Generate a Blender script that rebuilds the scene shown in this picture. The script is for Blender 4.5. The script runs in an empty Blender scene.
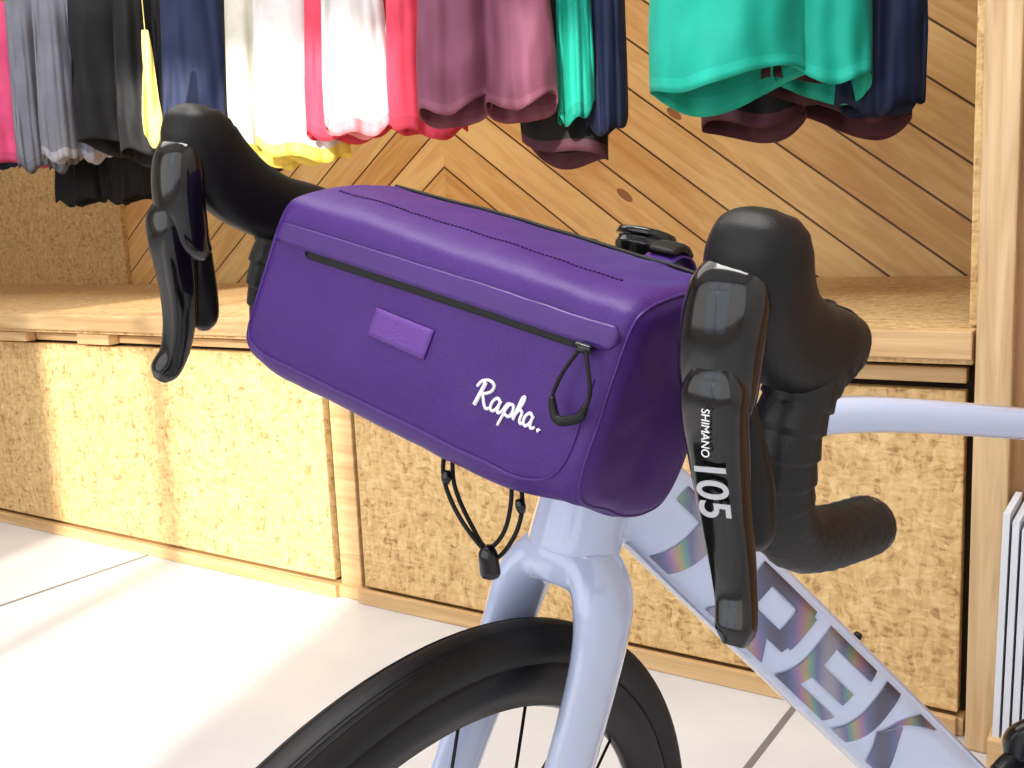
import bpy, math, random
import numpy as np
from mathutils import Vector, Matrix, noise
random.seed(3)
scene=bpy.context.scene
try:
    scene.view_settings.view_transform='Standard'
    scene.view_settings.look='None'
    scene.view_settings.look='Medium High Contrast'
except Exception as e: print(e)

H=0.957
CAM=Vector((1.83,-1.868,H))
YAW=math.radians(34.0)
# "survey" frame of the bicycle: x right, y away from the shop front, rotated 34deg to the wall
MK=Matrix.Translation((CAM.x,CAM.y,0.037))@Matrix.Rotation(YAW,4,'Z')
def V(*a): return Vector(a)

# ---------------------------------------------------------------- materials
def newmat(name):
    m=bpy.data.materials.new(name); m.use_nodes=True
    nt=m.node_tree; b=nt.nodes['Principled BSDF']
    return m,nt,b
def setp(b,**k):
    for n,v in k.items():
        n=n.replace('_',' ')
        if n in b.inputs: b.inputs[n].default_value=v
def c4(c): return (c[0],c[1],c[2],1)
def simple(name,col,rough=.5,metal=0,coat=0,bump=0,bscale=400,var=0.0,vscale=8,spec=.5,sheen=0):
    m,nt,b=newmat(name)
    setp(b,Base_Color=c4(col),Roughness=rough,Metallic=metal,Coat_Weight=coat,Specular_IOR_Level=spec,Sheen_Weight=sheen)
    tc=nt.nodes.new('ShaderNodeTexCoord')
    if var>0:
        n=nt.nodes.new('ShaderNodeTexNoise'); n.inputs['Scale'].default_value=vscale; n.inputs['Detail'].default_value=4
        nt.links.new(tc.outputs['Object'],n.inputs['Vector'])
        r=nt.nodes.new('ShaderNodeValToRGB')
        r.color_ramp.elements[0].position=.3; r.color_ramp.elements[1].position=.7
        r.color_ramp.elements[0].color=c4([x*(1-var) for x in col]); r.color_ramp.elements[1].color=c4([min(1,x*(1+var)) for x in col])
        nt.links.new(n.outputs['Fac'],r.inputs[0]); nt.links.new(r.outputs[0],b.inputs['Base Color'])
    if bump>0:
        n2=nt.nodes.new('ShaderNodeTexNoise'); n2.inputs['Scale'].default_value=bscale; n2.inputs['Detail'].default_value=3
        nt.links.new(tc.outputs['Object'],n2.inputs['Vector'])
        bp=nt.nodes.new('ShaderNodeBump'); bp.inputs['Strength'].default_value=bump; bp.inputs['Distance'].default_value=.0015
        nt.links.new(n2.outputs['Fac'],bp.inputs['Height']); nt.links.new(bp.outputs[0],b.inputs['Normal'])
    return m
def osb(name,tint=(1,1,1)):
    m,nt,b=newmat(name); L=nt.links.new
    tc=nt.nodes.new('ShaderNodeTexCoord')
    nz=nt.nodes.new('ShaderNodeTexNoise'); nz.inputs['Scale'].default_value=20; nz.inputs['Detail'].default_value=4
    L(tc.outputs['Object'],nz.inputs['Vector'])
    mixv=nt.nodes.new('ShaderNodeMixRGB'); mixv.inputs[0].default_value=.035
    L(tc.outputs['Object'],mixv.inputs[1]); L(nz.outputs['Color'],mixv.inputs[2])
    outs=[]
    for sc,rot in (((34,60,170),.5),((150,60,40),-.5),((64,60,150),1.1),((80,60,38),.1)):
        mp=nt.nodes.new('ShaderNodeMapping'); mp.inputs['Scale'].default_value=sc; mp.inputs['Rotation'].default_value=(0,rot,0)
        L(mixv.outputs[0],mp.inputs['Vector'])
        v=nt.nodes.new('ShaderNodeTexVoronoi'); v.inputs['Scale'].default_value=1.0; v.inputs['Randomness'].default_value=1
        L(mp.outputs[0],v.inputs['Vector'])
        s=nt.nodes.new('ShaderNodeSeparateColor'); L(v.outputs['Color'],s.inputs[0]); outs.append(s.outputs[0])
    cur=outs[0]
    for o_,w_ in zip(outs[1:],(.5,.35,.3)):
        m1=nt.nodes.new('ShaderNodeMixRGB'); m1.inputs[0].default_value=w_; L(cur,m1.inputs[1]); L(o_,m1.inputs[2]); cur=m1.outputs[0]
    r=nt.nodes.new('ShaderNodeValToRGB'); e=r.color_ramp.elements
    def t(c): return (c[0]*tint[0],c[1]*tint[1],c[2]*tint[2],1)
    e[0].position=.14; e[0].color=t((.36,.20,.08)); e[1].position=.85; e[1].color=t((.76,.56,.295))
    x=r.color_ramp.elements.new(.34); x.color=t((.57,.375,.17)); x=r.color_ramp.elements.new(.55); x.color=t((.66,.455,.22))
    L(cur,r.inputs[0]); L(r.outputs[0],b.inputs['Base Color']); setp(b,Roughness=.6)
    bp=nt.nodes.new('ShaderNodeBump'); bp.inputs['Strength'].default_value=.2; bp.inputs['Distance'].default_value=.002
    L(cur,bp.inputs['Height']); L(bp.outputs[0],b.inputs['Normal'])
    return m
def pine(name,c1=(.52,.33,.16),c2=(.69,.48,.26),stretch=(1.2,20,20),rot=(0,0,0)):
    m,nt,b=newmat(name); L=nt.links.new
    tc=nt.nodes.new('ShaderNodeTexCoord'); mp=nt.nodes.new('ShaderNodeMapping')
    mp.inputs['Scale'].default_value=stretch; mp.inputs['Rotation'].default_value=rot
    L(tc.outputs['Object'],mp.inputs['Vector'])
    n=nt.nodes.new('ShaderNodeTexNoise'); n.inputs['Scale'].default_value=2.2; n.inputs['Detail'].default_value=6; n.inputs['Distortion'].default_value=.6
    L(mp.outputs[0],n.inputs['Vector'])
    r=nt.nodes.new('ShaderNodeValToRGB'); e=r.color_ramp.elements; e[0].position=.35; e[1].position=.65; e[0].color=c4(c1); e[1].color=c4(c2)
    L(n.outputs['Fac'],r.inputs[0]); L(r.outputs[0],b.inputs['Base Color']); setp(b,Roughness=.5)
    return m
def mathn(nt):
    L=nt.links.new
    def M(op,a,bv=None):
        n=nt.nodes.new('ShaderNodeMath'); n.operation=op
        for i,x in enumerate((a,bv)):
            if x is None: continue
            if isinstance(x,(int,float)): n.inputs[i].default_value=x
            else: L(x,n.inputs[i])
        return n.outputs[0]
    return M
def chevron(name,xp,k,w):
    m,nt,b=newmat(name); L=nt.links.new; M=mathn(nt)
    tc=nt.nodes.new('ShaderNodeTexCoord'); sp=nt.nodes.new('ShaderNodeSeparateXYZ'); L(tc.outputs['Object'],sp.inputs[0])
    dx=M('SUBTRACT',sp.outputs['X'],xp); ax=M('ABSOLUTE',dx); sg=M('SIGN',dx)
    cs=1/math.sqrt(1+k*k); sn=k*cs
    across=M('ADD',M('MULTIPLY',sp.outputs['Z'],cs),M('MULTIPLY',ax,sn))
    along=M('SUBTRACT',M('MULTIPLY',ax,cs),M('MULTIPLY',sp.outputs['Z'],sn))
    q=M('DIVIDE',across,w); fl=M('FLOOR',q); fr=M('FRACT',q)
    idx=M('ADD',M('MULTIPLY',fl,1.37),M('MULTIPLY',sg,7.7))
    cb=nt.nodes.new('ShaderNodeCombineXYZ'); L(along,cb.inputs[0]); L(M('MULTIPLY',across,9.0),cb.inputs[1]); L(M('MULTIPLY',idx,3.1),cb.inputs[2])
    n=nt.nodes.new('ShaderNodeTexNoise'); n.inputs['Scale'].default_value=2.6; n.inputs['Detail'].default_value=5; n.inputs['Distortion'].default_value=1.4
    L(cb.outputs[0],n.inputs['Vector'])
    wn=nt.nodes.new('ShaderNodeTexWhiteNoise'); wn.noise_dimensions='1D'; L(idx,wn.inputs['W'])
    f=M('ADD',M('MULTIPLY',n.outputs['Fac'],.75),M('MULTIPLY',wn.outputs['Value'],.32))
    r=nt.nodes.new('ShaderNodeValToRGB'); e=r.color_ramp.elements; e[0].position=.3; e[0].color=(.66,.355,.125,1); e[1].position=.75; e[1].color=(.90,.64,.30,1)
    L(f,r.inputs[0])
    cb2=nt.nodes.new('ShaderNodeCombineXYZ'); L(M('MULTIPLY',along,2.2),cb2.inputs[0]); L(M('MULTIPLY',across,5.5),cb2.inputs[1]); L(idx,cb2.inputs[2])
    vo=nt.nodes.new('ShaderNodeTexVoronoi'); vo.inputs['Scale'].default_value=1; L(cb2.outputs[0],vo.inputs['Vector'])
    kn=M('LESS_THAN',vo.outputs['Distance'],.09)
    mk=nt.nodes.new('ShaderNodeMixRGB'); L(M('MULTIPLY',kn,.8),mk.inputs[0]); L(r.outputs[0],mk.inputs[1]); mk.inputs[2].default_value=(.25,.09,.03,1)
    gap=M('LESS_THAN',fr,.05); mg=nt.nodes.new('ShaderNodeMixRGB'); L(gap,mg.inputs[0]); L(mk.outputs[0],mg.inputs[1]); mg.inputs[2].default_value=(.13,.06,.02,1)
    L(mg.outputs[0],b.inputs['Base Color']); setp(b,Roughness=.45)
    bp=nt.nodes.new('ShaderNodeBump'); bp.inputs['Strength'].default_value=.6; bp.inputs['Distance'].default_value=.004; bp.invert=True
    L(gap,bp.inputs['Height']); L(bp.outputs[0],b.inputs['Normal'])
    return m
def floor_mat():
    m,nt,b=newmat('concrete_floor'); L=nt.links.new; M=mathn(nt)
    tc=nt.nodes.new('ShaderNodeTexCoord'); sp=nt.nodes.new('ShaderNodeSeparateXYZ'); L(tc.outputs['Object'],sp.inputs[0])
    S=2.055
    fx=M('FRACT',M('DIVIDE',M('ADD',sp.outputs['X'],.83+10*S),S)); fy=M('FRACT',M('DIVIDE',M('ADD',sp.outputs['Y'],1.6+10*S),S))
    g=M('MAXIMUM',M('LESS_THAN',fx,.007),M('LESS_THAN',fy,.006))
    n=nt.nodes.new('ShaderNodeTexNoise'); n.inputs['Scale'].default_value=2.5; n.inputs['Detail'].default_value=8; L(tc.outputs['Object'],n.inputs['Vector'])
    r=nt.nodes.new('ShaderNodeValToRGB'); e=r.color_ramp.elements; e[0].position=.3; e[1].position=.7; e[0].color=(.56,.56,.59,1); e[1].color=(.68,.68,.70,1)
    L(n.outputs['Fac'],r.inputs[0]); mx=nt.nodes.new('ShaderNodeMixRGB'); L(g,mx.inputs[0]); L(r.outputs[0],mx.inputs[1]); mx.inputs[2].default_value=(.2,.2,.21,1)
    L(mx.outputs[0],b.inputs['Base Color']); setp(b,Roughness=.38)
    return m
def ripstop(name,col,rough):
    m,nt,b=newmat(name); L=nt.links.new; M=mathn(nt)
    setp(b,Base_Color=c4(col),Roughness=rough,Specular_IOR_Level=.45)
    tc=nt.nodes.new('ShaderNodeTexCoord')
    n=nt.nodes.new('ShaderNodeTexNoise'); n.inputs['Scale'].default_value=1100; n.inputs['Detail'].default_value=1; L(tc.outputs['Object'],n.inputs['Vector'])
    r=nt.nodes.new('ShaderNodeValToRGB'); e=r.color_ramp.elements; e[0].position=.3; e[1].position=.7
    e[0].color=c4([x*.84 for x in col]); e[1].color=c4([x*1.16 for x in col]); L(n.outputs['Fac'],r.inputs[0]); L(r.outputs[0],b.inputs['Base Color'])
    hs=[]
    for sc in ((2600,700,700),(700,700,2600)):
        mp=nt.nodes.new('ShaderNodeMapping'); mp.inputs['Scale'].default_value=sc; L(tc.outputs['Object'],mp.inputs['Vector'])
        w=nt.nodes.new('ShaderNodeTexNoise'); w.inputs['Scale'].default_value=1; w.inputs['Detail'].default_value=0; L(mp.outputs[0],w.inputs['Vector']); hs.append(w.outputs['Fac'])
    bp=nt.nodes.new('ShaderNodeBump'); bp.inputs['Strength'].default_value=.22; bp.inputs['Distance'].default_value=.0004
    L(M('ADD',hs[0],hs[1]),bp.inputs['Height']); L(bp.outputs[0],b.inputs['Normal'])
    return m
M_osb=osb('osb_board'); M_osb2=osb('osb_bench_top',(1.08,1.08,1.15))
M_pine=pine('pine_timber'); M_pineV=pine('pine_post',c1=(.48,.32,.17),c2=(.70,.52,.31),stretch=(20,20,1.2))
M_chev=chevron('chevron_planks',-.77,.75,.14)
M_dark=simple('dark_gap',(.03,.02,.012),.9)
M_brown=pine('brown_panel',c1=(.26,.14,.06),c2=(.40,.23,.11),stretch=(18,18,1.5))
M_wall=simple('white_plaster',(.75,.74,.72),.8,var=.04)
M_floor=floor_mat()
M_purple=ripstop('purple_nylon',(.072,.022,.185),.46)
M_purple_d=simple('purple_coated',(.072,.025,.185),.33,var=.05,vscale=30)
M_seam=simple('purple_thread',(.025,.008,.075),.6)
M_purple_l=simple('purple_reflective',(.15,.06,.31),.45,bump=.4,bscale=600)
M_black=simple('black_rubber',(.010,.010,.011),.45,bump=.15,bscale=900,spec=.4)
M_tape=simple('bar_tape',(.014,.014,.015),.42,bump=.3,bscale=300)
M_gloss=simple('black_gloss',(.006,.006,.007),.13,coat=.5)
M_satin=simple('black_satin',(.015,.015,.016),.3,metal=.3)
M_tyre=simple('tyre_rubber',(.012,.012,.013),.55,bump=.2,bscale=250)
M_cord=simple('black_cord',(.012,.012,.013),.7,bump=.5,bscale=1500)
M_white=simple('white_print',(.85,.85,.88),.5)
M_paper=simple('paper',(.70,.72,.78),.6,var=.1,vscale=3)
M_grey=simple('grey_print',(.50,.50,.53),.35)
M_steel=simple('steel',(.6,.6,.62),.25,metal=1)
M_paint=simple('lavender_paint',(.53,.60,.80),.18,coat=1,var=.03,vscale=3)
M_holo,nt,b=newmat('holographic_decal')
tc=nt.nodes.new('ShaderNodeTexCoord'); wv=nt.nodes.new('ShaderNodeTexWave'); wv.inputs['Scale'].default_value=5; wv.inputs['Distortion'].default_value=1.0
nt.links.new(tc.outputs['Object'],wv.inputs['Vector']); rr=nt.nodes.new('ShaderNodeValToRGB')
for p,c in ((.2,(.22,.25,.42)),(.4,(.44,.28,.42)),(.6,(.46,.40,.26)),(.75,(.23,.41,.38)),(.88,(.24,.25,.42))):
    x=rr.color_ramp.elements.new(p); x.color=c4(c)
rr.color_ramp.elements[0].color=(.18,.18,.24,1); rr.color_ramp.elements[-1].color=(.40,.40,.47,1)
nt.links.new(wv.outputs['Fac'],rr.inputs[0]); nt.links.new(rr.outputs[0],b.inputs['Base Color']); setp(b,Roughness=.22,Metallic=.85)

# ---------------------------------------------------------------- mesh helpers
def mkobj(name,verts,faces,mats,parent=None,smooth=True,xf=None,fm=None):
    me=bpy.data.meshes.new(name)
    vs=[(xf@Vector(v)) if xf else Vector(v) for v in verts]
    me.from_pydata([tuple(v) for v in vs],[],faces)
    if not isinstance(mats,(list,tuple)): mats=[mats]
    for m in mats: me.materials.append(m)
    if fm: 
        for p,i in zip(me.polygons,fm): p.material_index=i
    if smooth:
        for p in me.polygons: p.use_smooth=True
    me.update()
    o=bpy.data.objects.new(name,me); scene.collection.objects.link(o)
    if parent:
        o.parent=parent; o.matrix_parent_inverse=parent.matrix_world.inverted()
    return o
def empty(name,loc):
    e=bpy.data.objects.new(name,None); e.location=loc; e.empty_display_size=.1; scene.collection.objects.link(e)
    bpy.context.view_layer.update(); return e
def box_data(x0,x1,y0,y1,z0,z1):
    v=[(x0,y0,z0),(x1,y0,z0),(x1,y1,z0),(x0,y1,z0),(x0,y0,z1),(x1,y0,z1),(x1,y1,z1),(x0,y1,z1)]
    f=[(0,3,2,1),(4,5,6,7),(0,1,5,4),(1,2,6,5),(2,3,7,6),(3,0,4,7)]
    return v,f
def box(name,x0,x1,y0,y1,z0,z1,mat,parent=None,bev=0.003):
    v,f=box_data(x0,x1,y0,y1,z0,z1)
    o=mkobj(name,v,f,mat,parent,smooth=False)
    if bev>0:
        md=o.modifiers.new('bevel','BEVEL'); md.width=bev; md.segments=2
    return o
def cr(pts,n,closed=False):
    P=np.array(pts,float); N=len(P); out=[]
    segs=N if closed else N-1
    for i in range(segs):
        if closed: p0,p1,p2,p3=P[(i-1)%N],P[i],P[(i+1)%N],P[(i+2)%N]
        else: p0=P[max(i-1,0)];p1=P[i];p2=P[i+1];p3=P[min(i+2,N-1)]
        for k in range(n):
            t=k/n
            out.append(.5*((2*p1)+(-p0+p2)*t+(2*p0-5*p1+4*p2-p3)*t*t+(-p0+3*p1-3*p2+p3)*t**3))
    if not closed: out.append(P[-1])
    return np.array(out)
def resample(P,step):
    d=np.r_[0,np.cumsum(np.linalg.norm(np.diff(P[:,:3],axis=0),axis=1))]
    n=max(3,int(d[-1]/step)); t=np.linspace(0,d[-1],n)
    return np.stack([np.interp(t,d,P[:,k]) for k in range(P.shape[1])],1),t
def tube_data(pts,rad,ref=None,seg=16,n=6,step=None,mod=None,power=2.0,closed=False):
    R=[(r,r) if not isinstance(r,(tuple,list)) else r for r in (rad if isinstance(rad,(list,)) else [rad]*len(pts))]
    A=np.array([list(p)+list(r) for p,r in zip(pts,R)],float)
    S=cr(A,n,closed)
    if step: S,tt=resample(S,step)
    N=len(S); verts=[];faces=[]
    prev=None
    for i in range(N):
        c=Vector(S[i,:3])
        if closed: T=(Vector(S[(i+1)%N,:3])-Vector(S[(i-1)%N,:3]))
        else: T=Vector(S[min(i+1,N-1),:3])-Vector(S[max(i-1,0),:3])
        if T.length<1e-9: T=Vector((0,0,1))
        T.normalize()
        if ref is not None: a=Vector(ref)
        elif prev is None: a=Vector((0,0,1)) if abs(T.z)<.8 else Vector((1,0,0))
        else: a=prev
        a=(a-T*a.dot(T)).normalized(); bb=T.cross(a).normalized(); prev=a
        k=1.0 if mod is None else mod(tt[i] if step else i)
        for j in range(seg):
            th=2*math.pi*j/seg; cx,sx=math.cos(th),math.sin(th)
            if power!=2:
                cx=math.copysign(abs(cx)**(2/power),cx); sx=math.copysign(abs(sx)**(2/power),sx)
            verts.append(c+a*S[i,3]*k*cx+bb*S[i,4]*k*sx)
    lim=N if closed else N-1
    for i in range(lim):
        for j in range(seg):
            i2=(i+1)%N
            faces.append((i*seg+j,i*seg+(j+1)%seg,i2*seg+(j+1)%seg,i2*seg+j))
    if not closed:
        faces.append(tuple(range(seg-1,-1,-1))); faces.append(tuple((N-1)*seg+j for j in range(seg)))
    return verts,faces
def merge(*ds):
    V_=[];F_=[]
    for v,f in ds:
        o=len(V_); V_+=list(v); F_+=[tuple(i+o for i in q) for q in f]
    return V_,F_
def tube(name,pts,rad,mat,parent,xf=MK,**k):
    v,f=tube_data(pts,rad,**k); return mkobj(name,v,f,mat,parent,True,xf)
def remesh(o,vox,sm=4):
    md=o.modifiers.new('remesh','REMESH'); md.mode='VOXEL'; md.voxel_size=vox; md.use_smooth_shade=True
    s=o.modifiers.new('smooth','SMOOTH'); s.iterations=sm; s.factor=.5

# ================================================================ ROOM
box('floor',-5,3.2,-4,2.0,-.06,0,M_floor,bev=0)
box('ceiling',-5,3.2,-4,2.0,3.5,3.56,M_wall,bev=0)
box('wall_back',-5,3.2,1.55,1.62,0,3.5,M_chev,bev=0)
box('wall_left',-5.06,-5,-4,2.0,0,3.5,M_wall,bev=0)
box('wall_right',3.2,3.26,-4,2.0,0,3.5,M_wall,bev=0)
def wall_front():  # unseen wall behind the camera, openings shaped to throw the sun patches
    y0,y1=-4.0,-3.92
    xs=[-5,-.12,1.22,1.66,1.84,3.2]; parts=[]  # narrow slit added to aim a sun streak at the planks
    for i in (0,2,4): parts.append(box_data(xs[i],xs[i+1],y0,y1,0,3.5))
    for i in (1,3):
        parts.append(box_data(xs[i],xs[i+1],y0,y1,0,.35 if i==1 else 2.2)); parts.append(box_data(xs[i],xs[i+1],y0,y1,3.40,3.5))
    v,f=merge(*parts); mkobj('wall_front',v,f,M_wall,smooth=False)
wall_front()
wf=empty('sun_opening_1',(.59,-3.95,1.8))  # unseen opening, placed for where its sunbeam lands
box('mullion_1',.45,.50,-3.99,-3.93,.35,3.40,M_satin,wf); box('transom_1',-.12,1.22,-3.99,-3.93,2.35,2.40,M_satin,wf)  # unseen bars added to break up the beam
box('trim_1',-5,-2.95,1.52,1.55,0,3.5,M_osb,bev=0)

# cabinet bench
zt,zl=.755,.695
cab=empty('storage_bench',(-.5,.7,0))
box('carcass',-4.9,1.535,.03,1.50,.05,zl-.004,M_dark,cab,bev=0)
box('top_board',-4.9,1.54,-.03,1.515,zl,zt,M_osb2,cab)
box('top_edge_batten',-4.9,1.54,-.045,-.03,zl+.01,zt,M_pine,cab)
box('plinth',-4.9,1.535,.0,.04,0,.035,M_pine,cab)
box('door_panel_1',-2.35,-.035,-.0,.028,.045,.655,M_osb,cab)
box('door_panel_2',.075,1.525,-.0,.028,.045,.645,M_osb,cab)
box('door_panel_0',-4.8,-2.37,-.0,.028,.045,.655,M_osb,cab)
box('stile_1',-.018,.055,.008,.035,.03,.68,M_pine,cab)
box('rail_top_1',-4.8,-.02,.012,.034,.664,.688,M_pine,cab)
box('rail_top_2',.06,1.525,.004,.034,.657,.685,M_pine,cab)
box('rail_bottom_2',.06,1.525,-.015,.0,.0,.04,M_pine,cab)
box('rail_bottom_1',-4.8,-.02,-.015,.0,.0,.035,M_pine,cab)
for i,x in enumerate((-1.5,-1.05)):
    box('cleat_%d'%i,x,x+.16,-.03,.01,.662,.694,M_pine,cab)
post=empty('timber_post',(1.58,0,0))
box('post_shaft',1.545,1.602,-.045,.05,0,3.5,M_pineV,post,bev=.004)
box('post_batten',1.527,1.545,.0,.05,.76,3.5,M_osb,post,bev=.002)
box('partition_panel',1.602,3.2,-.02,.04,0,3.5,M_brown,None,bev=0)
br=[]
for i in range(4):
    x=1.606+i*.014
    bv,bf=box_data(x,x+.010,-.17,-.025,.10,.48-.012*(i%3))
    bv=[(a+.03*(c-.1)*.5,b_,c) for a,b_,c in bv]
    br.append((bv,bf))
v,f=merge(*br); mkobj('magazine_stack',v,f,M_paper,None,False)
box('magazine_ledge',1.600,1.90,-.18,-.021,.0,.10,M_pine,None)

# ================================================================ CLOTHES
rail=empty('clothes_rail',(0,.5,1.98))
def cyl(name,p0,p1,r,mat,parent,xf=None,seg=16):
    v,f=tube_data([p0,((p0[0]+p1[0])/2,(p0[1]+p1[1])/2,(p0[2]+p1[2])/2),p1],r,seg=seg,n=1); return mkobj(name,v,f,mat,parent,True,xf)
cyl('rail_bar',(-4.2,.5,2.02),(1.52,.5,2.02),.013,M_satin,rail)
for i,x in enumerate((-4.0,-1.8,.4)):
    cyl('rail_hanger_%d'%i,(x,.5,2.02),(x,.5,3.5),.01,M_satin,rail)
def cloth(col): 
    k='cloth_%d_%d_%d'%tuple(int(c*255) for c in col)
    return bpy.data.materials.get(k) or simple(k,col,.7,bump=.1,bscale=700,var=.08,vscale=14,sheen=.05)
def garment(name,X,Y,zb,hw,hd,yaw,col,hem=None,legs=1,ztop=1.93,wt=.8,folds=5,amp=.16,curve=.03,seed=0,lift=0):
    rnd=random.Random(seed*7+int(X*100)); fm=[]
    if 'shorts' in name: folds,amp,curve,lift=3,.10,.045,.035
    VV=[];FF=[]
    seg=96;NR=34
    cs=[0] if legs==1 else [-hw*.5,hw*.5]
    lw=hw if legs==1 else hw*.54
    ph=rnd.random()*6; ph2=rnd.random()*6; ph3=rnd.random()*6
    for ci,cx in enumerate(cs):
        off=len(VV); tilt=(rnd.random()-.5)*.05
        for i in range(NR+1):
            t=i/NR; z0=ztop+(zb-ztop)*t
            ws=wt+(1-wt)*min(1,t*1.3)
            cl=min(1,t*5+.05)
            for j in range(seg):
                th=2*math.pi*j/seg
                x=math.cos(th); y=math.sin(th)
                drape=math.sin(folds*th+ph+ci+.8*t)+.6*math.sin((folds*2+1)*th+ph2+1.5*t)+.35*math.sin((folds*3+2)*th+ph3-t)
                m=1+amp*(.35+.65*t)*drape
                xx=cx*ws+x*lw*ws*(1+amp*.25*math.sin(3*t+ph)); yy=y*hd*cl*m*(.6+.4*t)
                nn=noise.noise(Vector((xx*7+ph,z0*5,y*1.5+ph2)))*.024+noise.noise(Vector((xx*18+ph,z0*9,y*2+ph2)))*.010
                yy+=nn*min(1,t*3)
                z=z0+curve*t**6*(x*x)+ .010*math.sin(folds*th+ph)*t+tilt*x*t**4+lift*max(0,-y)*t**8
                a=math.cos(yaw);s=math.sin(yaw)
                VV.append((X+a*xx-s*yy,Y+s*xx+a*yy,z))
        for i in range(NR):
            for j in range(seg):
                FF.append((off+i*seg+j,off+i*seg+(j+1)%seg,off+(i+1)*seg+(j+1)%seg,off+(i+1)*seg+j)); fm.append(1 if i>=NR-2 else 0)
        FF.append(tuple(off+j for j in range(seg))[::-1]); fm.append(0)
    hv,hf=tube_data([(X,Y,ztop-.02),(X,Y,ztop+.03),(X,Y,1.98),(X,Y+.0,2.006)],.002,seg=6,n=1)
    o=len(VV); VV+=[tuple(v) for v in hv]; FF+=[tuple(q+o for q in f) for f in hf]; fm+=[0]*len(hf)
    hm=cloth(hem) if hem else cloth([c*.8 for c in col])
    ob=mkobj(name,VV,FF,[cloth(col),hm],None,True,None,fm)
    md=ob.modifiers.new('solid','SOLIDIFY'); md.thickness=.003
    return ob
BLK=(.010,.011,.015);NAVY=(.020,.032,.090);GREY=(.20,.21,.26);PINK=(.75,.10,.25);LG=(.36,.37,.43)
MAUVE=(.20,.065,.115);TEAL=(.010,.42,.32);CREAM=(.62,.60,.52);RED=(.75,.07,.13);YEL=(.80,.66,.15);WH=(.68,.66,.66);DM=(.10,.035,.06)
R=math.radians
G=[ # name,X,Y,zb,hw,hd,yaw,col,hem,legs
 ('hanging_tights',-2.75,.5,1.16,.16,.05,R(70),BLK,None,2),
 ('hanging_tights',-2.46,.5,1.32,.16,.05,R(70),NAVY,None,1),
 ('hanging_jersey',-2.08,.5,1.30,.17,.04,R(58),PINK,None,1),
 ('hanging_jersey',-1.93,.5,1.27,.11,.05,R(60),GREY,None,2),
 ('hanging_jersey',-1.72,.5,1.29,.13,.05,R(60),GREY,LG,2),
 ('hanging_tights',-1.95,.75,1.14,.22,.06,R(20),BLK,None,2),
 ('hanging_shorts',-1.50,.5,1.30,.13,.05,R(60),BLK,None,1),
 ('hanging_shorts',-1.22,.5,1.24,.14,.06,R(55),BLK,None,2),
 ('hanging_jersey',-.98,.5,1.21,.14,.05,R(55),NAVY,None,1),
 ('hanging_shorts',-.84,.62,1.20,.12,.05,R(40),BLK,None,1),
 ('hanging_jersey',-.68,.5,1.20,.12,.05,R(50),CREAM,YEL,1),
 ('hanging_jersey',-.50,.47,1.20,.14,.06,R(45),WH,YEL,1),
 ('hanging_jersey',-.31,.5,1.25,.14,.05,R(45),RED,None,1),
 ('hanging_jersey',-.22,.43,1.25,.10,.04,R(40),WH,(.8,.3,.35),1),
 ('hanging_jersey',-.05,.54,1.24,.11,.05,R(40),RED,None,1),
 ('hanging_shorts',.25,.42,1.240,.180,.085,R(25),MAUVE,(.24,.085,.14),2),
 ('hanging_shorts',.33,.68,1.13,.12,.06,R(20),BLK,DM,1),
 ('hanging_jersey',.42,.60,1.24,.050,.05,R(30),TEAL,None,1),
 ('hanging_jersey',.47,.68,1.21,.06,.05,R(30),NAVY,None,1),
 ('hanging_shorts',.985,.27,1.205,.160,.12,R(22),TEAL,(.018,.49,.38),1),
 ('hanging_shorts',1.09,.48,1.22,.12,.08,R(18),DM,None,1),
 ('hanging_shorts',1.15,.40,1.21,.105,.10,R(18),TEAL,(.018,.48,.37),1),
 ('hanging_shorts',1.03,.66,1.15,.24,.08,R(15),BLK,DM,2),
 ('hanging_jersey',1.23,.56,1.18,.10,.07,R(15),NAVY,None,1),
]
for i,g in enumerate(G): garment(*g[:8],hem=g[8],legs=g[9],seed=i)
garment('hanging_strip',-.90,.22,1.27,.028,.008,R(40),(.85,.75,.25),ztop=1.62,folds=2,amp=.03,wt=.3)  # thin tapered yellow strip

# ================================================================ BICYCLE
bike=empty('bicycle',MK@V(0,.7,-.037))
Lx=V(.763,-.610,-.212).normalized()
Fw=V(-.622,-.783,0); Fw=(Fw-Lx*Fw.dot(Lx)).normalized()
Au=Fw.cross(Lx).normalized()
B=V(.0335,.668,.897)
def hb(l,f,a,s=1): return B+Lx*(l*s)+Fw*f+Au*a
CR=V(.0371,.711,.677); CAP=V(.0978,.736,.893); AX=(CAP-CR).normalized()
half=[(.035,0,0),(.10,0,0),(.155,.0,0),(.184,.000,-.002),(.199,.020,-.004),(.202,.045,-.008),(.203,.064,-.022),(.203,.070,-.05),(.204,.062,-.085),(.207,.036,-.108),(.211,-.000,-.118),(.215,-.036,-.122),(.217,-.058,-.124)]
cyl('handlebar_clamp_zone',hb(-.06,0,0),hb(.06,0,0),.0158,M_satin,bike,MK)
def ridg(s): 
    u=(s/.0135)%1.0
    return 1.0+.11*u-.04
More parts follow.
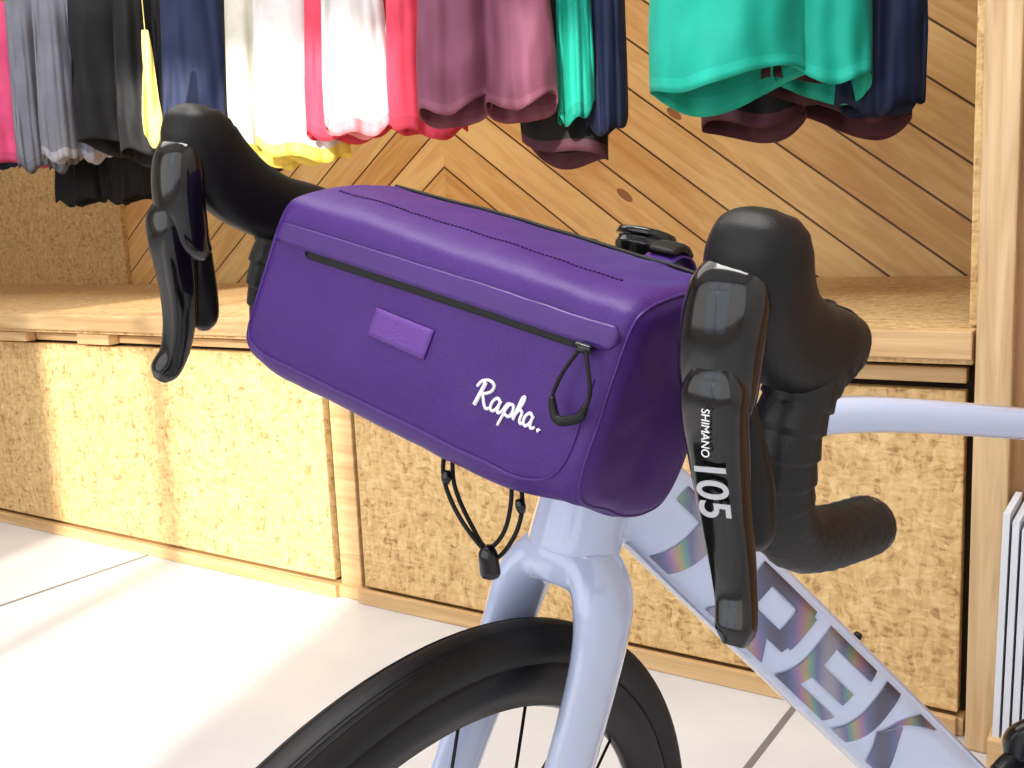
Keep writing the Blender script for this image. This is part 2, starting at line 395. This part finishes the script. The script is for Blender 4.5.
for s,n in ((1,'near'),(-1,'far')):
    P=[hb(*p,s) for p in half]
    rd=[.0125,.0125,.0150]+[.0180]*(len(P)-3)
    tube('handlebar_tape_'+n,P,rd,M_tape,bike,seg=20,n=10,step=.0014,mod=ridg)
    e=P[-1]; d=(P[-1]-P[-2]).normalized()
    tube('bar_end_plug_'+n,[e-d*.003,e+d*.003,e+d*.006],[.0186,.0186,.014],M_gloss,bike,seg=20,n=3)
    hp=[(.200,.020,-.002),(.201,.046,.000),(.201,.074,.004),(.200,.102,.015),(.200,.125,.032),(.200,.138,.048),(.200,.142,.060),(.2,.143,.068),(.2,.143,.0715)]
    hr=[(.0190,.0180),(.0200,.022),(.0190,.024),(.0185,.0255),(.0200,.026),(.0212,.0245),(.0195,.021),(.0145,.014),(.005,.005)]
    tube('hood_'+n,[hb(*p,s) for p in hp],hr,M_black,bike,ref=Lx,seg=32,n=7,power=2.5)
    bp=[(.199,.152,.044),(.198,.156,.034),(.198,.155,.012),(.199,.148,-.012),(.2,.136,-.026)]
    tube('bracket_'+n,[hb(*p,s) for p in bp],[(.015,.010),(.0180,.013),(.0182,.014),(.0160,.013),(.010,.008)],M_gloss,bike,ref=Lx,seg=28,n=6,power=2.6)
    lp=[(.201,.163,.006),(.202,.162,-.004),(.203,.158,-.018),(.205,.152,-.034),(.209,.145,-.058),(.215,.140,-.082),(.221,.139,-.102),(.226,.143,-.116),(.2275,.146,-.123)]
    lr=[(.008,.004),(.0138,.009),(.0138,.011),(.0126,.0115),(.0112,.0105),(.0099,.0095),(.0090,.0088),(.0088,.009),(.005,.004)]
    tube('brake_lever_'+n,[hb(*p,s) for p in lp],lr,M_gloss,bike,ref=Lx,seg=32,n=8,power=3.2)
    sp=[(.203,.134,-.012),(.209,.128,-.036),(.214,.122,-.058),(.217,.118,-.078),(.218,.117,-.086)]
    tube('shift_paddle_'+n,[hb(*p,s) for p in sp],[(.005,.006),(.007,.009),(.008,.011),(.008,.011),(.004,.005)],M_satin,bike,ref=Lx,seg=16,n=6)
tube('stem',[B+Fw*.004,B-Fw*.02,CAP-AX*.02+Fw*.01,CAP-AX*.022-Fw*.012],[(.024,.020),(.02,.018),(.02,.02),(.016,.018)],M_satin,bike,ref=Lx,seg=20,n=6)
tube('stem_faceplate',[hb(-.024,.0,0),hb(0,.0,0),hb(.024,.0,0)],.021,M_satin,bike,seg=20,n=2)
tube('steerer_spacers',[CAP-AX*.10,CAP-AX*.06,CAP-AX*.002],[.0205,.019,.019],M_satin,bike,seg=24,n=3)
C2=CAP+AX*.004
tube('top_cap',[C2-AX*.006,C2+AX*.006,C2+AX*.008,C2+AX*.012,C2+AX*.013,C2+AX*.018,C2+AX*.019],[.019,.0215,.0215,.0205,.0225,.0215,.015],M_gloss,bike,seg=28,n=3)
# frame
BBp=V(.536,.954,.217); DT0=V(.078,.732,.735)
D=V(.89,.456,0).normalized(); Lf=V(.456,-.89,0).normalized()
SC=V(.63,1.012,.685)
HT0=CR+AX*.004; HT1=CR+AX*.155
parts=[tube_data([HT0,HT0+AX*.02,HT0+AX*.08,HT1],[.0345,.0345,.031,.027],seg=32,n=4),
 tube_data([DT0-V(.02,.013,-.02),DT0+(BBp-DT0)*.12,DT0+(BBp-DT0)*.5,BBp],[(.026,.036),(.029,.039),(.031,.042),(.034,.042)],ref=Lf,seg=32,n=6,power=2.5),
 tube_data([HT1-AX*.02+V(0,0,-.005),V(.15,.770,.765),V(.306,.846,.750),V(.485,.937,.716),SC],[(.024,.02),(.02,.0175),(.0185,.016),(.0175,.0155),(.017,.016)],ref=Lf,seg=28,n=8,power=2.5),
 tube_data([BBp,BBp+(SC-BBp)*.5,SC+V(.01,.008,.03)],[(.02,.022),(.016,.018),(.016,.018)],ref=Lf,seg=24,n=5),
 tube_data([BBp-Lf*.043,BBp,BBp+Lf*.043],.03,seg=24,n=2)]
RW=BBp+D*.42; RW.z=.303
for s in (1,-1):
    parts.append(tube_data([BBp+Lf*.03*s,BBp+D*.2+Lf*.055*s+V(0,0,.04),RW+Lf*.062*s],[.015,.012,.011],seg=14,n=4))
    parts.append(tube_data([SC+Lf*.012*s-V(0,0,.06),SC*.5+RW*.5+Lf*.045*s,RW+Lf*.062*s],[.011,.009,.009],seg=14,n=4))
v,f=merge(*parts); fr=mkobj('frame',v,f,M_paint,bike,True,MK); remesh(fr,.003,6)
# fork
WC=V(-.088,.640,.313)
Fh=V(-.655,-.755,0).normalized(); Lw=V(.745,-.645,-.12); Lw=(Lw-Fh*Lw.dot(Fh)).normalized()
Uw=Fh.cross(Lw).normalized()
if Uw.z<0: Uw=-Uw
fparts=[tube_data([CR+AX*.012,CR+AX*.004,CR-AX*.006,CR-AX*.016],[(.0342,.0342),(.0365,.0345),(.040,.032),(.037,.025)],ref=Lw,seg=32,n=5)]
for s in (1,-1):
    fparts.append(tube_data([CR+Lw*.018*s+AX*.004,CR+Lw*.036*s-AX*.020,CR+Lw*.0425*s-AX*.07,CR*.55+WC*.45+Lw*.048*s,WC*.8+CR*.2+Lw*.052*s,WC+Lw*.055*s-AX*.01],
        [(.020,.029),(.0175,.031),(.0135,.029),(.012,.026),(.0105,.018),(.009,.012)],ref=Lw,seg=24,n=7))
v,f=merge(*fparts); fk=mkobj('fork',v,f,M_paint,bike,True,MK); remesh(fk,.0025,9)
def ring(name,c,u,v_,ax,prof,mat,n=128):
    VV=[];FF=[];m=len(prof)
    for i in range(n):
        t=2*math.pi*i/n; d=u*math.cos(t)+v_*math.sin(t)
        for r,w in prof: VV.append(c+d*r+ax*w)
    for i in range(n):
        for j in range(m):
            FF.append((i*m+j,((i+1)%n)*m+j,((i+1)%n)*m+(j+1)%m,i*m+(j+1)%m))
    return mkobj(name,VV,FF,mat,bike,True,MK)
def wheel(tag,c,u,v_,ax,R_=.345):
    tp=[]
    rr_=.0170
    for k in range(24):
        th=2*math.pi*k/24
        tp.append((R_-rr_+rr_*1.02*math.cos(th),rr_*math.sin(th)))
    ring('tyre_'+tag,c,u,v_,ax,tp,M_tyre,160)
    for q,w in enumerate((.0075,-.0075,.0095,-.0095,.0120,-.0120)):
        rq=R_-rr_+rr_*math.sqrt(1-(w/rr_)**2)
        ring('tread_edge_%d_'%q+tag,c,u,v_,ax,[(rq+.0006,w-.0005),(rq+.0010,w),(rq+.0004,w+.0005),(rq-.002,w)],M_tyre)
    ro=R_-.028
    rp=[(ro+.002,-.012),(ro+.002,.012),(ro-.004,.0135),(ro-.018,.013),(ro-.034,.008),(ro-.038,.0),(ro-.034,-.008),(ro-.018,-.013),(ro-.004,-.0135)]
    ring('rim_'+tag,c,u,v_,ax,rp,M_satin)
    tube('hub_'+tag,[c-ax*.05,c-ax*.03,c-ax*.028,c,c+ax*.028,c+ax*.03,c+ax*.05],[.011,.012,.022,.013,.022,.012,.011],M_satin,bike,seg=24,n=3)
    ds=[]
    for k in range(24):
        t=2*math.pi*k/24+.09; sd=1 if k%2 else -1
        d=u*math.cos(t)+v_*math.sin(t); t2=t+(.9 if (k//2)%2 else -.9)
        d2=u*math.cos(t2)+v_*math.sin(t2)
        p0=c+d2*.021+ax*.029*sd; p1=c+d*(ro-.034)
        ds.append(tube_data([p0,(p0+p1)/2,p1],.0012,seg=6,n=1))
    v,f=merge(*ds); mkobj('spokes_'+tag,v,f,M_satin,bike,True,MK)
    ring('brake_disc_'+tag,c+ax*.04,u,v_,ax,[(.07,.0009),(.056,.0009),(.056,-.0009),(.07,-.0009)],M_steel,96)
wheel('front',WC,Fh,Uw,Lw); wheel('rear',RW+V(0,0,.008),D,V(0,0,1),Lf)
def chainring(name,c,u,v_,ax,r,teeth):
    VV=[];FF=[]
    n=teeth*4
    for i in range(n):
        t=2*math.pi*i/n; rr_=r+(.004 if i%4 in(0,1) else 0); d=u*math.cos(t)+v_*math.sin(t)
        for q,w in ((rr_,-.0015),(rr_,.0015),(r-.018,.0015),(r-.018,-.0015)): VV.append(c+d*q+ax*w)
    for i in range(n):
        for j in range(4): FF.append((i*4+j,((i+1)%n)*4+j,((i+1)%n)*4+(j+1)%4,i*4+(j+1)%4))
    return mkobj(name,VV,FF,M_satin,bike,False,MK)
cc=BBp-Lf*.047
chainring('chainring_outer',cc,D,V(0,0,1),Lf,.112,52); chainring('chainring_inner',cc+Lf*.007,D,V(0,0,1),Lf,.07,34)
tube('crank_arm_drive',[cc-Lf*.006,cc-Lf*.012-D*.08-V(0,0,.03),cc-Lf*.02-D*.155-V(0,0,.05)],[(.018,.012),(.014,.009),(.013,.009)],M_satin,bike,ref=V(0,0,1),seg=16,n=6)
c2=BBp+Lf*.05
tube('crank_arm_near',[c2,c2+Lf*.01+D*.08+V(0,0,.03),c2+Lf*.012+D*.155+V(0,0,.05)],[(.018,.01),(.014,.008),(.013,.008)],M_satin,bike,ref=V(0,0,1),seg=16,n=6)
for k in range(5):
    t=k*2*math.pi/5+.3; d=D*math.cos(t)+V(0,0,1)*math.sin(t)
    tube('spider_%d'%k,[cc,cc+d*.045,cc+d*.088],[(.008,.003)]*3,M_satin,bike,ref=V(0,0,1),seg=8,n=2)
q0=cc+V(0,0,.114)+D*.012
tube('front_derailleur_cage',[q0-D*.03+V(0,0,-.006),q0+V(0,0,.002),q0+D*.045+V(0,0,-.014)],[(.008,.008),(.011,.008),(.009,.007)],M_satin,bike,ref=V(0,0,1),seg=14,n=5,power=3)
tube('front_derailleur_arm',[q0+V(0,0,.004),q0+V(.004,0,.026),q0+Lf*.02+D*.02+V(0,0,.048)],[(.012,.010),(.015,.011),(.010,.009)],M_gloss,bike,seg=14,n=5,power=3)
for dd in (D*.004,D*.022): 
    tube('front_derailleur_pin',[q0+dd+V(0,0,.018)+Lf*.012,q0+dd+V(0,0,.018)+Lf*.016,q0+dd+V(0,0,.018)+Lf*.018],.004,M_steel,bike,seg=10,n=1)
sd=(SC-BBp).normalized()
tube('seatpost',[SC,SC+sd*.09,SC+sd*.21],.0136,M_satin,bike,seg=20,n=3)
S0=SC+sd*.225+D*.05
tube('saddle',[S0-D*.14,S0-D*.10,S0-D*.02+V(0,0,.0),S0+D*.06,S0+D*.11,S0+D*.125],[(.008,.006),(.02,.013),(.034,.016),(.062,.017),(.066,.016),(.05,.008)],M_black,bike,ref=Lf,seg=24,n=6)

# down tube lettering
Td=(BBp-DT0).normalized(); Nn=(Lf-Td*Lf.dot(Td)).normalized(); Un=Nn.cross(Td)
if Un.z<0: Un=-Un
LEN=(BBp-DT0).length
def dt_pt(s,t,off=.0012):
    q=s/LEN; a=np.interp(q,[0,.12,.5,1],[.028,.029,.031,.034]); b_=np.interp(q,[0,.12,.5,1],[.037,.039,.042,.042])
    th=t*math.radians(62); p=2/2.5
    cx=abs(math.cos(th))**p; sx=math.copysign(abs(math.sin(th))**p,math.sin(th))
    n=(Nn*math.cos(th)+Un*math.sin(th))
    return DT0+Td*s+Nn*a*cx+Un*b_*sx+n*off
def quad(c,n=14):
    VV=[];FF=[]
    for i in range(n+1):
        for j in range(n+1):
            u=i/n;v=j/n
            s=(1-u)*(1-v)*c[0][0]+u*(1-v)*c[1][0]+u*v*c[2][0]+(1-u)*v*c[3][0]
            t=(1-u)*(1-v)*c[0][1]+u*(1-v)*c[1][1]+u*v*c[2][1]+(1-u)*v*c[3][1]
            VV.append(dt_pt(s,t))
    for i in range(n):
        for j in range(n): FF.append((i*(n+1)+j,(i+1)*(n+1)+j,(i+1)*(n+1)+j+1,i*(n+1)+j+1))
    return VV,FF
def letter(s0,w,quads):
    out=[]
    for q in quads: out.append(quad([(s0+w*(x+.20*(y-.5)),-.92+1.46*y) for x,y in q]))
    return out
Q=[]
hbar=lambda x0,x1,y0,y1:[(x0,y0),(x1,y0),(x1,y1),(x0,y1)]
Q+=letter(.030,.085,[hbar(0,1,.74,1),hbar(.36,.64,0,.74)])
Q+=letter(.132,.080,[hbar(0,.26,0,1),hbar(.26,.95,.80,1),hbar(.26,.95,.36,.54),hbar(.72,1.0,.46,.90),[(.38,.36),(.68,.36),(1.0,0),(.70,0)]])
Q+=letter(.230,.074,[hbar(0,.26,0,1),hbar(.26,1,.80,1),hbar(.26,.9,.41,.59),hbar(.26,1,0,.20)])
Q+=letter(.320,.088,[hbar(0,.26,0,1),[(.26,.40),(.40,.62),(1.0,1.0),(.66,1.0)],[(.32,.48),(.54,.68),(1.0,0),(.66,0)]])
v,f=merge(*Q); mkobj('downtube_lettering',v,f,M_holo,bike,True,MK)
bp_=DT0+Td*.30+Un*.0425
tube('bottle_bolt',[bp_,bp_+Un*.003,bp_+Un*.005],[.004,.004,.003],M_satin,bike,seg=12,n=1)

def textobj(name,txt,size,origin,xdir,normal,mat,parent):
    cu=bpy.data.curves.new(name,'FONT'); cu.body=txt; cu.size=size; cu.extrude=.0002; cu.align_y='CENTER'; cu.offset=.0003 if size>.01 else 0
    o=bpy.data.objects.new(name,cu); scene.collection.objects.link(o); cu.materials.append(mat)
    X=xdir.normalized(); Z=(normal-X*normal.dot(X)).normalized(); Y=Z.cross(X)
    m=Matrix((X,Y,Z)).transposed().to_4x4(); m.translation=origin
    o.matrix_world=MK@m
    bpy.context.view_layer.update()
    o.parent=parent; o.matrix_parent_inverse=parent.matrix_world.inverted()
    return o
nrm=(Fw*.99+Lx*.12)
p0=hb(.2065,.1660,-.0345); p1=hb(.2135,.1552,-.072)
textobj('lever_print_105','105',.020,p0,(p1-p0),nrm,M_grey,bike)
p0=hb(.2045,.1728,-.011); p1=hb(.2058,.1678,-.031)
textobj('lever_print_name','SHIMANO',.0052,p0,(p1-p0),nrm,M_white,bike)

# ================================================================ BAG
bag=empty('handlebar_bag',MK@B)
rot=Matrix.Rotation(R(3.2),3,Fw)          # bag hangs a little lower at the near end
LB=rot@Lx; AB=rot@Au
if LB.z>Lx.z: 
    rot=Matrix.Rotation(R(-3.2),3,Fw); LB=rot@Lx; AB=rot@Au
def gb(l,f,a):
    k=.18 if l<0 else .18-.12*min(1,l/.13)
    return B+LB*(l+k*(a+.03))+Fw*f+AB*a
prof=[(.018,-.03),(.019,.007),(.0245,.0195),(.039,.0255),(.070,.0265),(.099,.0240),(.1205,.0185),(.1282,.0085),(.1312,-.010),(.1345,-.042),(.1370,-.074),(.1350,-.0905),(.126,-.100),(.100,-.106),(.070,-.111),(.042,-.112),(.026,-.106),(.019,-.080)]
PR=cr(prof,8,True); cen=np.array([.075,-.042])
l0,l1,er=-.138,.138,.0125
def inset(l):
    e=min(l-l0,l1-l)
    if e>=er: return 0
    e=max(e,0); return er-math.sqrt(max(0,er*er-(er-e)**2))
def sect(l):
    s=1-inset(l)/.066
    S=cen+(PR-cen)*s
    w=max(0,min(1,(l-.075)/.06)); w=w*w*(3-2*w)
    wl=max(0,min(1,(-.09-l)/.05)); wl=wl*wl*(3-2*wl)
    low=np.clip((-.045-S[:,1])/.05,0,1); fr_=np.clip((S[:,0]-.06)/.07,0,1)
    S=S.copy(); S[:,1]+=low*(fr_*(.010*w+.005*wl)-(1-fr_)*.006*w); 
    return S
ls=[l0+er*(1-math.cos(k/10*math.pi/2)) for k in range(11)]+list(np.linspace(l0+er,l1-er,70))[1:-1]+[l1-er*(1-math.cos(k/10*math.pi/2)) for k in range(10,-1,-1)]
def wr(l,f_,a_):
    w=max(0,min(1,(l-.02)/.10))
    return (.0013*noise.noise(Vector((l*20,f_*28,a_*24)))+(.0006+.0009*w)*noise.noise(Vector((l*55,f_*40,a_*35)))
            +.0012*math.cos(math.pi*l/.28))
VV=[];FF=[];m=len(PR)
for l in ls:
    for k,(f_,a_) in enumerate(sect(l)):
        d=(Fw*(f_-cen[0])+AB*(a_-cen[1])).normalized()
        VV.append(gb(l,f_,a_)+d*wr(l,f_,a_))
for i in range(len(ls)-1):
    for j in range(m): FF.append((i*m+j,i*m+(j+1)%m,(i+1)*m+(j+1)%m,(i+1)*m+j))
for base,lend,sg in ((0,l0,-1),((len(ls)-1)*m,l1,1)):
    prev=base
    for q,bulge in ((.9,.0003),(.75,.0002),(.5,-.001),(.25,-.0015)):
        s0=sect(lend); st=len(VV)
        for k in range(m):
            c=cen+(s0[k]-cen)*q; VV.append(gb(lend+sg*bulge,c[0],c[1])+LB*.003*noise.noise(Vector((c[0]*45,c[1]*45,sg))))
        for j in range(m): FF.append((prev+j,prev+(j+1)%m,st+(j+1)%m,st+j))
        prev=st
    FF.append(tuple(prev+j for j in range(m)))
mkobj('bag_body',VV,FF,M_purple,bag,True,MK)
def surf(l,a,off=.001):
    S=sect(l); best=None
    for i in range(len(S)):
        p,q=S[i],S[(i+1)%len(S)]
        if (p[1]-a)*(q[1]-a)<=0 and abs(p[1]-q[1])>1e-9:
            f_=p[0]+(q[0]-p[0])*(a-p[1])/(q[1]-p[1])
            if best is None or f_>best: best=f_
    if best is None: best=.1
    d=(Fw*(best-cen[0])+AB*(a-cen[1])).normalized()
    return gb(l,best,a)+d*(wr(l,best,a)+off)
def endp(l,fv,av,off=.001):
    S=sect(l); k=int(np.argmin(np.hypot(S[:,0]-fv,S[:,1]-av))); f_,a_=S[k]
    d=(Fw*(f_-cen[0])+AB*(a_-cen[1])).normalized()
    return gb(l,f_,a_)+d*(wr(l,f_,a_)+off)
def strip(name,la,lb,a0,a1,off,mat,thick=.0015,n=60,round_end=True,na=6,slope=0):
    VV=[];FF=[]
    for i in range(n+1):
        l=la+(lb-la)*i/n
        h=1.0
        if round_end:
            e=min(i,n-i)/n*(lb-la); rr_=abs(a1-a0)/2
            h=math.sqrt(max(0.02,1-(1-min(1,e/rr_))**2))
        mid=(a0+a1)/2+slope*i/n
        for j in range(na+1):
            a=mid+(a1-a0)*h*(j/na-.5); VV.append(surf(l,a,off))
    for i in range(n):
        for j in range(na): FF.append((i*(na+1)+j,(i+1)*(na+1)+j,(i+1)*(na+1)+j+1,i*(na+1)+j+1))
    o=mkobj(name,VV,FF,mat,bag,True,MK)
    md=o.modifiers.new('s','SOLIDIFY'); md.thickness=thick; md.offset=0
    return o
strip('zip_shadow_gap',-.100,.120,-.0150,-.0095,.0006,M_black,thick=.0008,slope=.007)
strip('zip_flap',-.131,.132,-.0115,.0010,.0013,M_purple_d,thick=.0016,slope=.007)
strip('reflective_patch',-.028,.019,-.044,-.027,.0008,M_purple_l,thick=.0006,n=14,round_end=False)
def seam(name,pts,r,mat,**k): tube(name,pts,r,mat,bag,seg=8,n=3,**k)
st=[]
for l in np.linspace(-.118,.104,74):
    p=endp(l,.099,.024,.0004); q=endp(l+.0018,.099,.024,.0004); st.append(tube_data([p,(p+q)/2,q],.00045,seg=6,n=1))
v,f=merge(*st); mkobj('top_stitching',v,f,M_seam,bag,True,MK)
fs=[surf(-.1315,a,.0002) for a in (-.008,-.03,-.055,-.070)]+[surf(-.127,-.080,.0002),surf(-.117,-.084,.0002)]+[surf(l,-.085,.0002) for l in np.linspace(-.10,.096,12)]+[surf(.112,-.081,.0002),surf(.1205,-.072,.0002)]+[surf(.1245,a,.0002) for a in (-.058,-.04,-.02)]
seam('front_panel_piping',fs,.0009,M_purple_d)
for nm,lq in (('near',l1-.0045),('far',l0+.0045)):
    S=sect(lq); pp=[]
    for k in range(0,len(S),4):
        f_,a_=S[k]; d=(Fw*(f_-cen[0])+AB*(a_-cen[1])).normalized(); pp.append(gb(lq,f_,a_)+d*(wr(lq,f_,a_)+.0001))
    v,f=tube_data(pp,.0010,seg=8,n=3,closed=True); mkobj('end_piping_'+nm,v,f,M_purple_d,bag,True,MK)
pip=[endp(l,.036,.026,.0008) for l in np.linspace(-.130,.114,14)]+[endp(.128,.045,.02),gb(.138,.054,.008),gb(.1398,.056,-.010),gb(.1395,.052,-.030),gb(.140,.046,-.044)]
seam('black_binding',pip,.0016,M_black)
strokes=[[(-.12,.72),(.02,.98),(.35,1.12),(.62,1.0),(.60,.74),(.35,.56),(.14,.52)],[(.22,1.0),(.14,.5),(.05,-.02)],[(.26,.52),(.42,.22),(.60,.0),(.74,.06)],
 [(1.12,.46),(.96,.56),(.80,.36),(.80,.10),(.93,.0),(1.08,.18),(1.15,.5)],[(1.15,.5),(1.12,.15),(1.2,.0),(1.34,.14)],
 [(1.34,.14),(1.50,.54),(1.44,.05),(1.34,-.48)],[(1.46,.26),(1.60,.52),(1.78,.5),(1.82,.25),(1.70,.02),(1.50,.06)],
 [(1.80,.06),(2.02,.35),(2.20,.85),(2.16,1.06),(2.06,.9),(2.0,.4),(1.96,.0)],[(1.98,.22),(2.14,.5),(2.28,.42),(2.27,.12),(2.36,.0),(2.48,.1)],
 [(2.80,.46),(2.64,.56),(2.48,.36),(2.48,.10),(2.61,.0),(2.76,.18),(2.83,.5)],[(2.83,.5),(2.80,.15),(2.88,.0),(3.02,.1)],[(3.19,.0),(3.22,.02),(3.25,.0)]]
un=.0134; ds=[]
for s_ in strokes:
    P=[surf(.060+x*un,-.056+y*un,.0005) for x,y in cr([(a,b_) for a,b_ in s_],4)]
    ds.append(tube_data(P,.0009 if len(s_)>3 else .0013,seg=8,n=1))
v,f=merge(*ds); mkobj('logo_script',v,f,M_white,bag,True,MK)
tube('zip_pull_cord',[gb(.116,.137,-.003),gb(.111,.141,-.019),gb(.110,.143,-.034),gb(.117,.144,-.042),gb(.128,.143,-.037),gb(.130,.142,-.025),gb(.123,.140,-.011),gb(.117,.137,-.003)],.0011,M_cord,bag,seg=10,n=6)
tube('zip_pull_grip',[gb(.1095,.143,-.033),gb(.117,.1445,-.0425),gb(.128,.1435,-.0375),gb(.1295,.1425,-.031)],[.0018,.0026,.0026,.0018],M_black,bag,seg=12,n=6)
tube('zip_slider',[gb(.111,.136,-.0045),gb(.116,.137,-.005),gb(.121,.136,-.0045)],[.002,.0028,.002],M_gloss,bag,seg=10,n=3)
tube('side_loop',[gb(.139,.050,-.036),gb(.148,.058,-.044),gb(.151,.060,-.055),gb(.147,.050,-.062),gb(.143,.036,-.056),gb(.143,.028,-.044)],.0022,M_cord,bag,seg=10,n=6)
tube('bottom_cord',[V(-.040,.572,.800),V(-.042,.566,.780),V(-.034,.555,.760),V(-.020,.548,.741),V(-.012,.546,.737),V(-.001,.545,.752),V(.003,.548,.770),V(-.001,.556,.790)],.0013,M_cord,bag,seg=10,n=8)
tube('bottom_cord_inner',[V(-.036,.572,.800),V(-.036,.566,.775),V(-.026,.555,.752),V(-.018,.548,.742),V(-.008,.546,.752),V(-.003,.548,.772),V(-.004,.556,.790)],.0013,M_cord,bag,seg=10,n=8)
tube('cord_lock',[V(-.0185,.546,.744),V(-.018,.546,.740),V(-.0175,.546,.733),V(-.017,.546,.727),V(-.017,.546,.725)],[.003,.0055,.006,.006,.004],M_gloss,bag,seg=14,n=4)
for i,(a,c) in enumerate((((-.040,.566,.784),(-.041,.565,.776)),((.001,.547,.770),(.0025,.547,.762)))):
    a=V(*a);c=V(*c); tube('cord_end_%d'%i,[a,(a+c)/2,c],[.002,.0032,.002],M_gloss,bag,seg=10,n=3)
for i,l in enumerate((-.07,.082)):
    P=[hb(l,f_,a_) for f_,a_ in ((.024,.012),(.006,.022),(-.014,.018),(-.022,.0),(-.014,-.018),(.004,-.022),(.024,-.02))]
    tube('bar_strap_%d'%i,P,[(.011,.0016)]*len(P),M_purple_d,bag,ref=Lx,seg=12,n=5)
box_pts=[hb(.082,.012,.024),hb(.082,-.002,.027),hb(.082,-.016,.021)]
tube('strap_buckle',box_pts,[(.009,.002),(.010,.003),(.008,.002)],M_black,bag,ref=Lx,seg=12,n=4,power=4)

# ================================================================ LIGHT
def area(name,loc,rot,sx,sy,e,col=(1,1,1)):
    l=bpy.data.lights.new(name,'AREA'); l.shape='RECTANGLE'; l.size=sx; l.size_y=sy; l.energy=e; l.color=col
    o=bpy.data.objects.new(name,l); o.location=loc; o.rotation_euler=rot; scene.collection.objects.link(o); return o
area('ceiling_fill',(-1.0,-.9,3.45),(0,0,0),3.2,2.2,42,(1,.98,.95))  # unseen fill panel, added to brighten the room
area('ceiling_fill',(1.4,-1.6,3.45),(0,0,0),2.0,1.0,60,(1,.98,.96))  # second added fill, over the bike
area('shopfront_fill',(.6,-3.85,1.9),(R(90),0,0),6.0,2.8,55,(.96,.98,1.0))  # added fill panel inside the front wall, soft light from behind the camera
sun=bpy.data.lights.new('sun','SUN'); sun.energy=5.0; sun.angle=.025; sun.color=(1,.94,.82)
so=bpy.data.objects.new('sun',sun); scene.collection.objects.link(so)
el=R(22); dirv=V(-.3,1,0).normalized()*math.cos(el)+V(0,0,-math.sin(el))
so.rotation_euler=dirv.to_track_quat('-Z','Y').to_euler(); so.location=(1.5,-6,4)
w=bpy.data.worlds.new('world'); scene.world=w; w.use_nodes=True
w.node_tree.nodes['Background'].inputs[0].default_value=(.75,.85,1,1); w.node_tree.nodes['Background'].inputs[1].default_value=1.0

# ================================================================ CAMERA
cam=bpy.data.cameras.new('camera'); cam.sensor_width=36; cam.lens=36*1000/1024; cam.clip_start=.01
co=bpy.data.objects.new('camera',cam); scene.collection.objects.link(co)
th=R(8.75); r=R(2.5)
F=V(0,math.cos(th),-math.sin(th)); U0=V(0,math.sin(th),math.cos(th)); R0=V(1,0,0)
Rv=R0*math.cos(r)-U0*math.sin(r); Uv=U0*math.cos(r)+R0*math.sin(r)
mc=Matrix((Rv,Uv,-F)).transposed().to_4x4()
co.matrix_world=Matrix.Translation(CAM)@Matrix.Rotation(YAW,4,'Z')@mc
scene.camera=co
print('done')
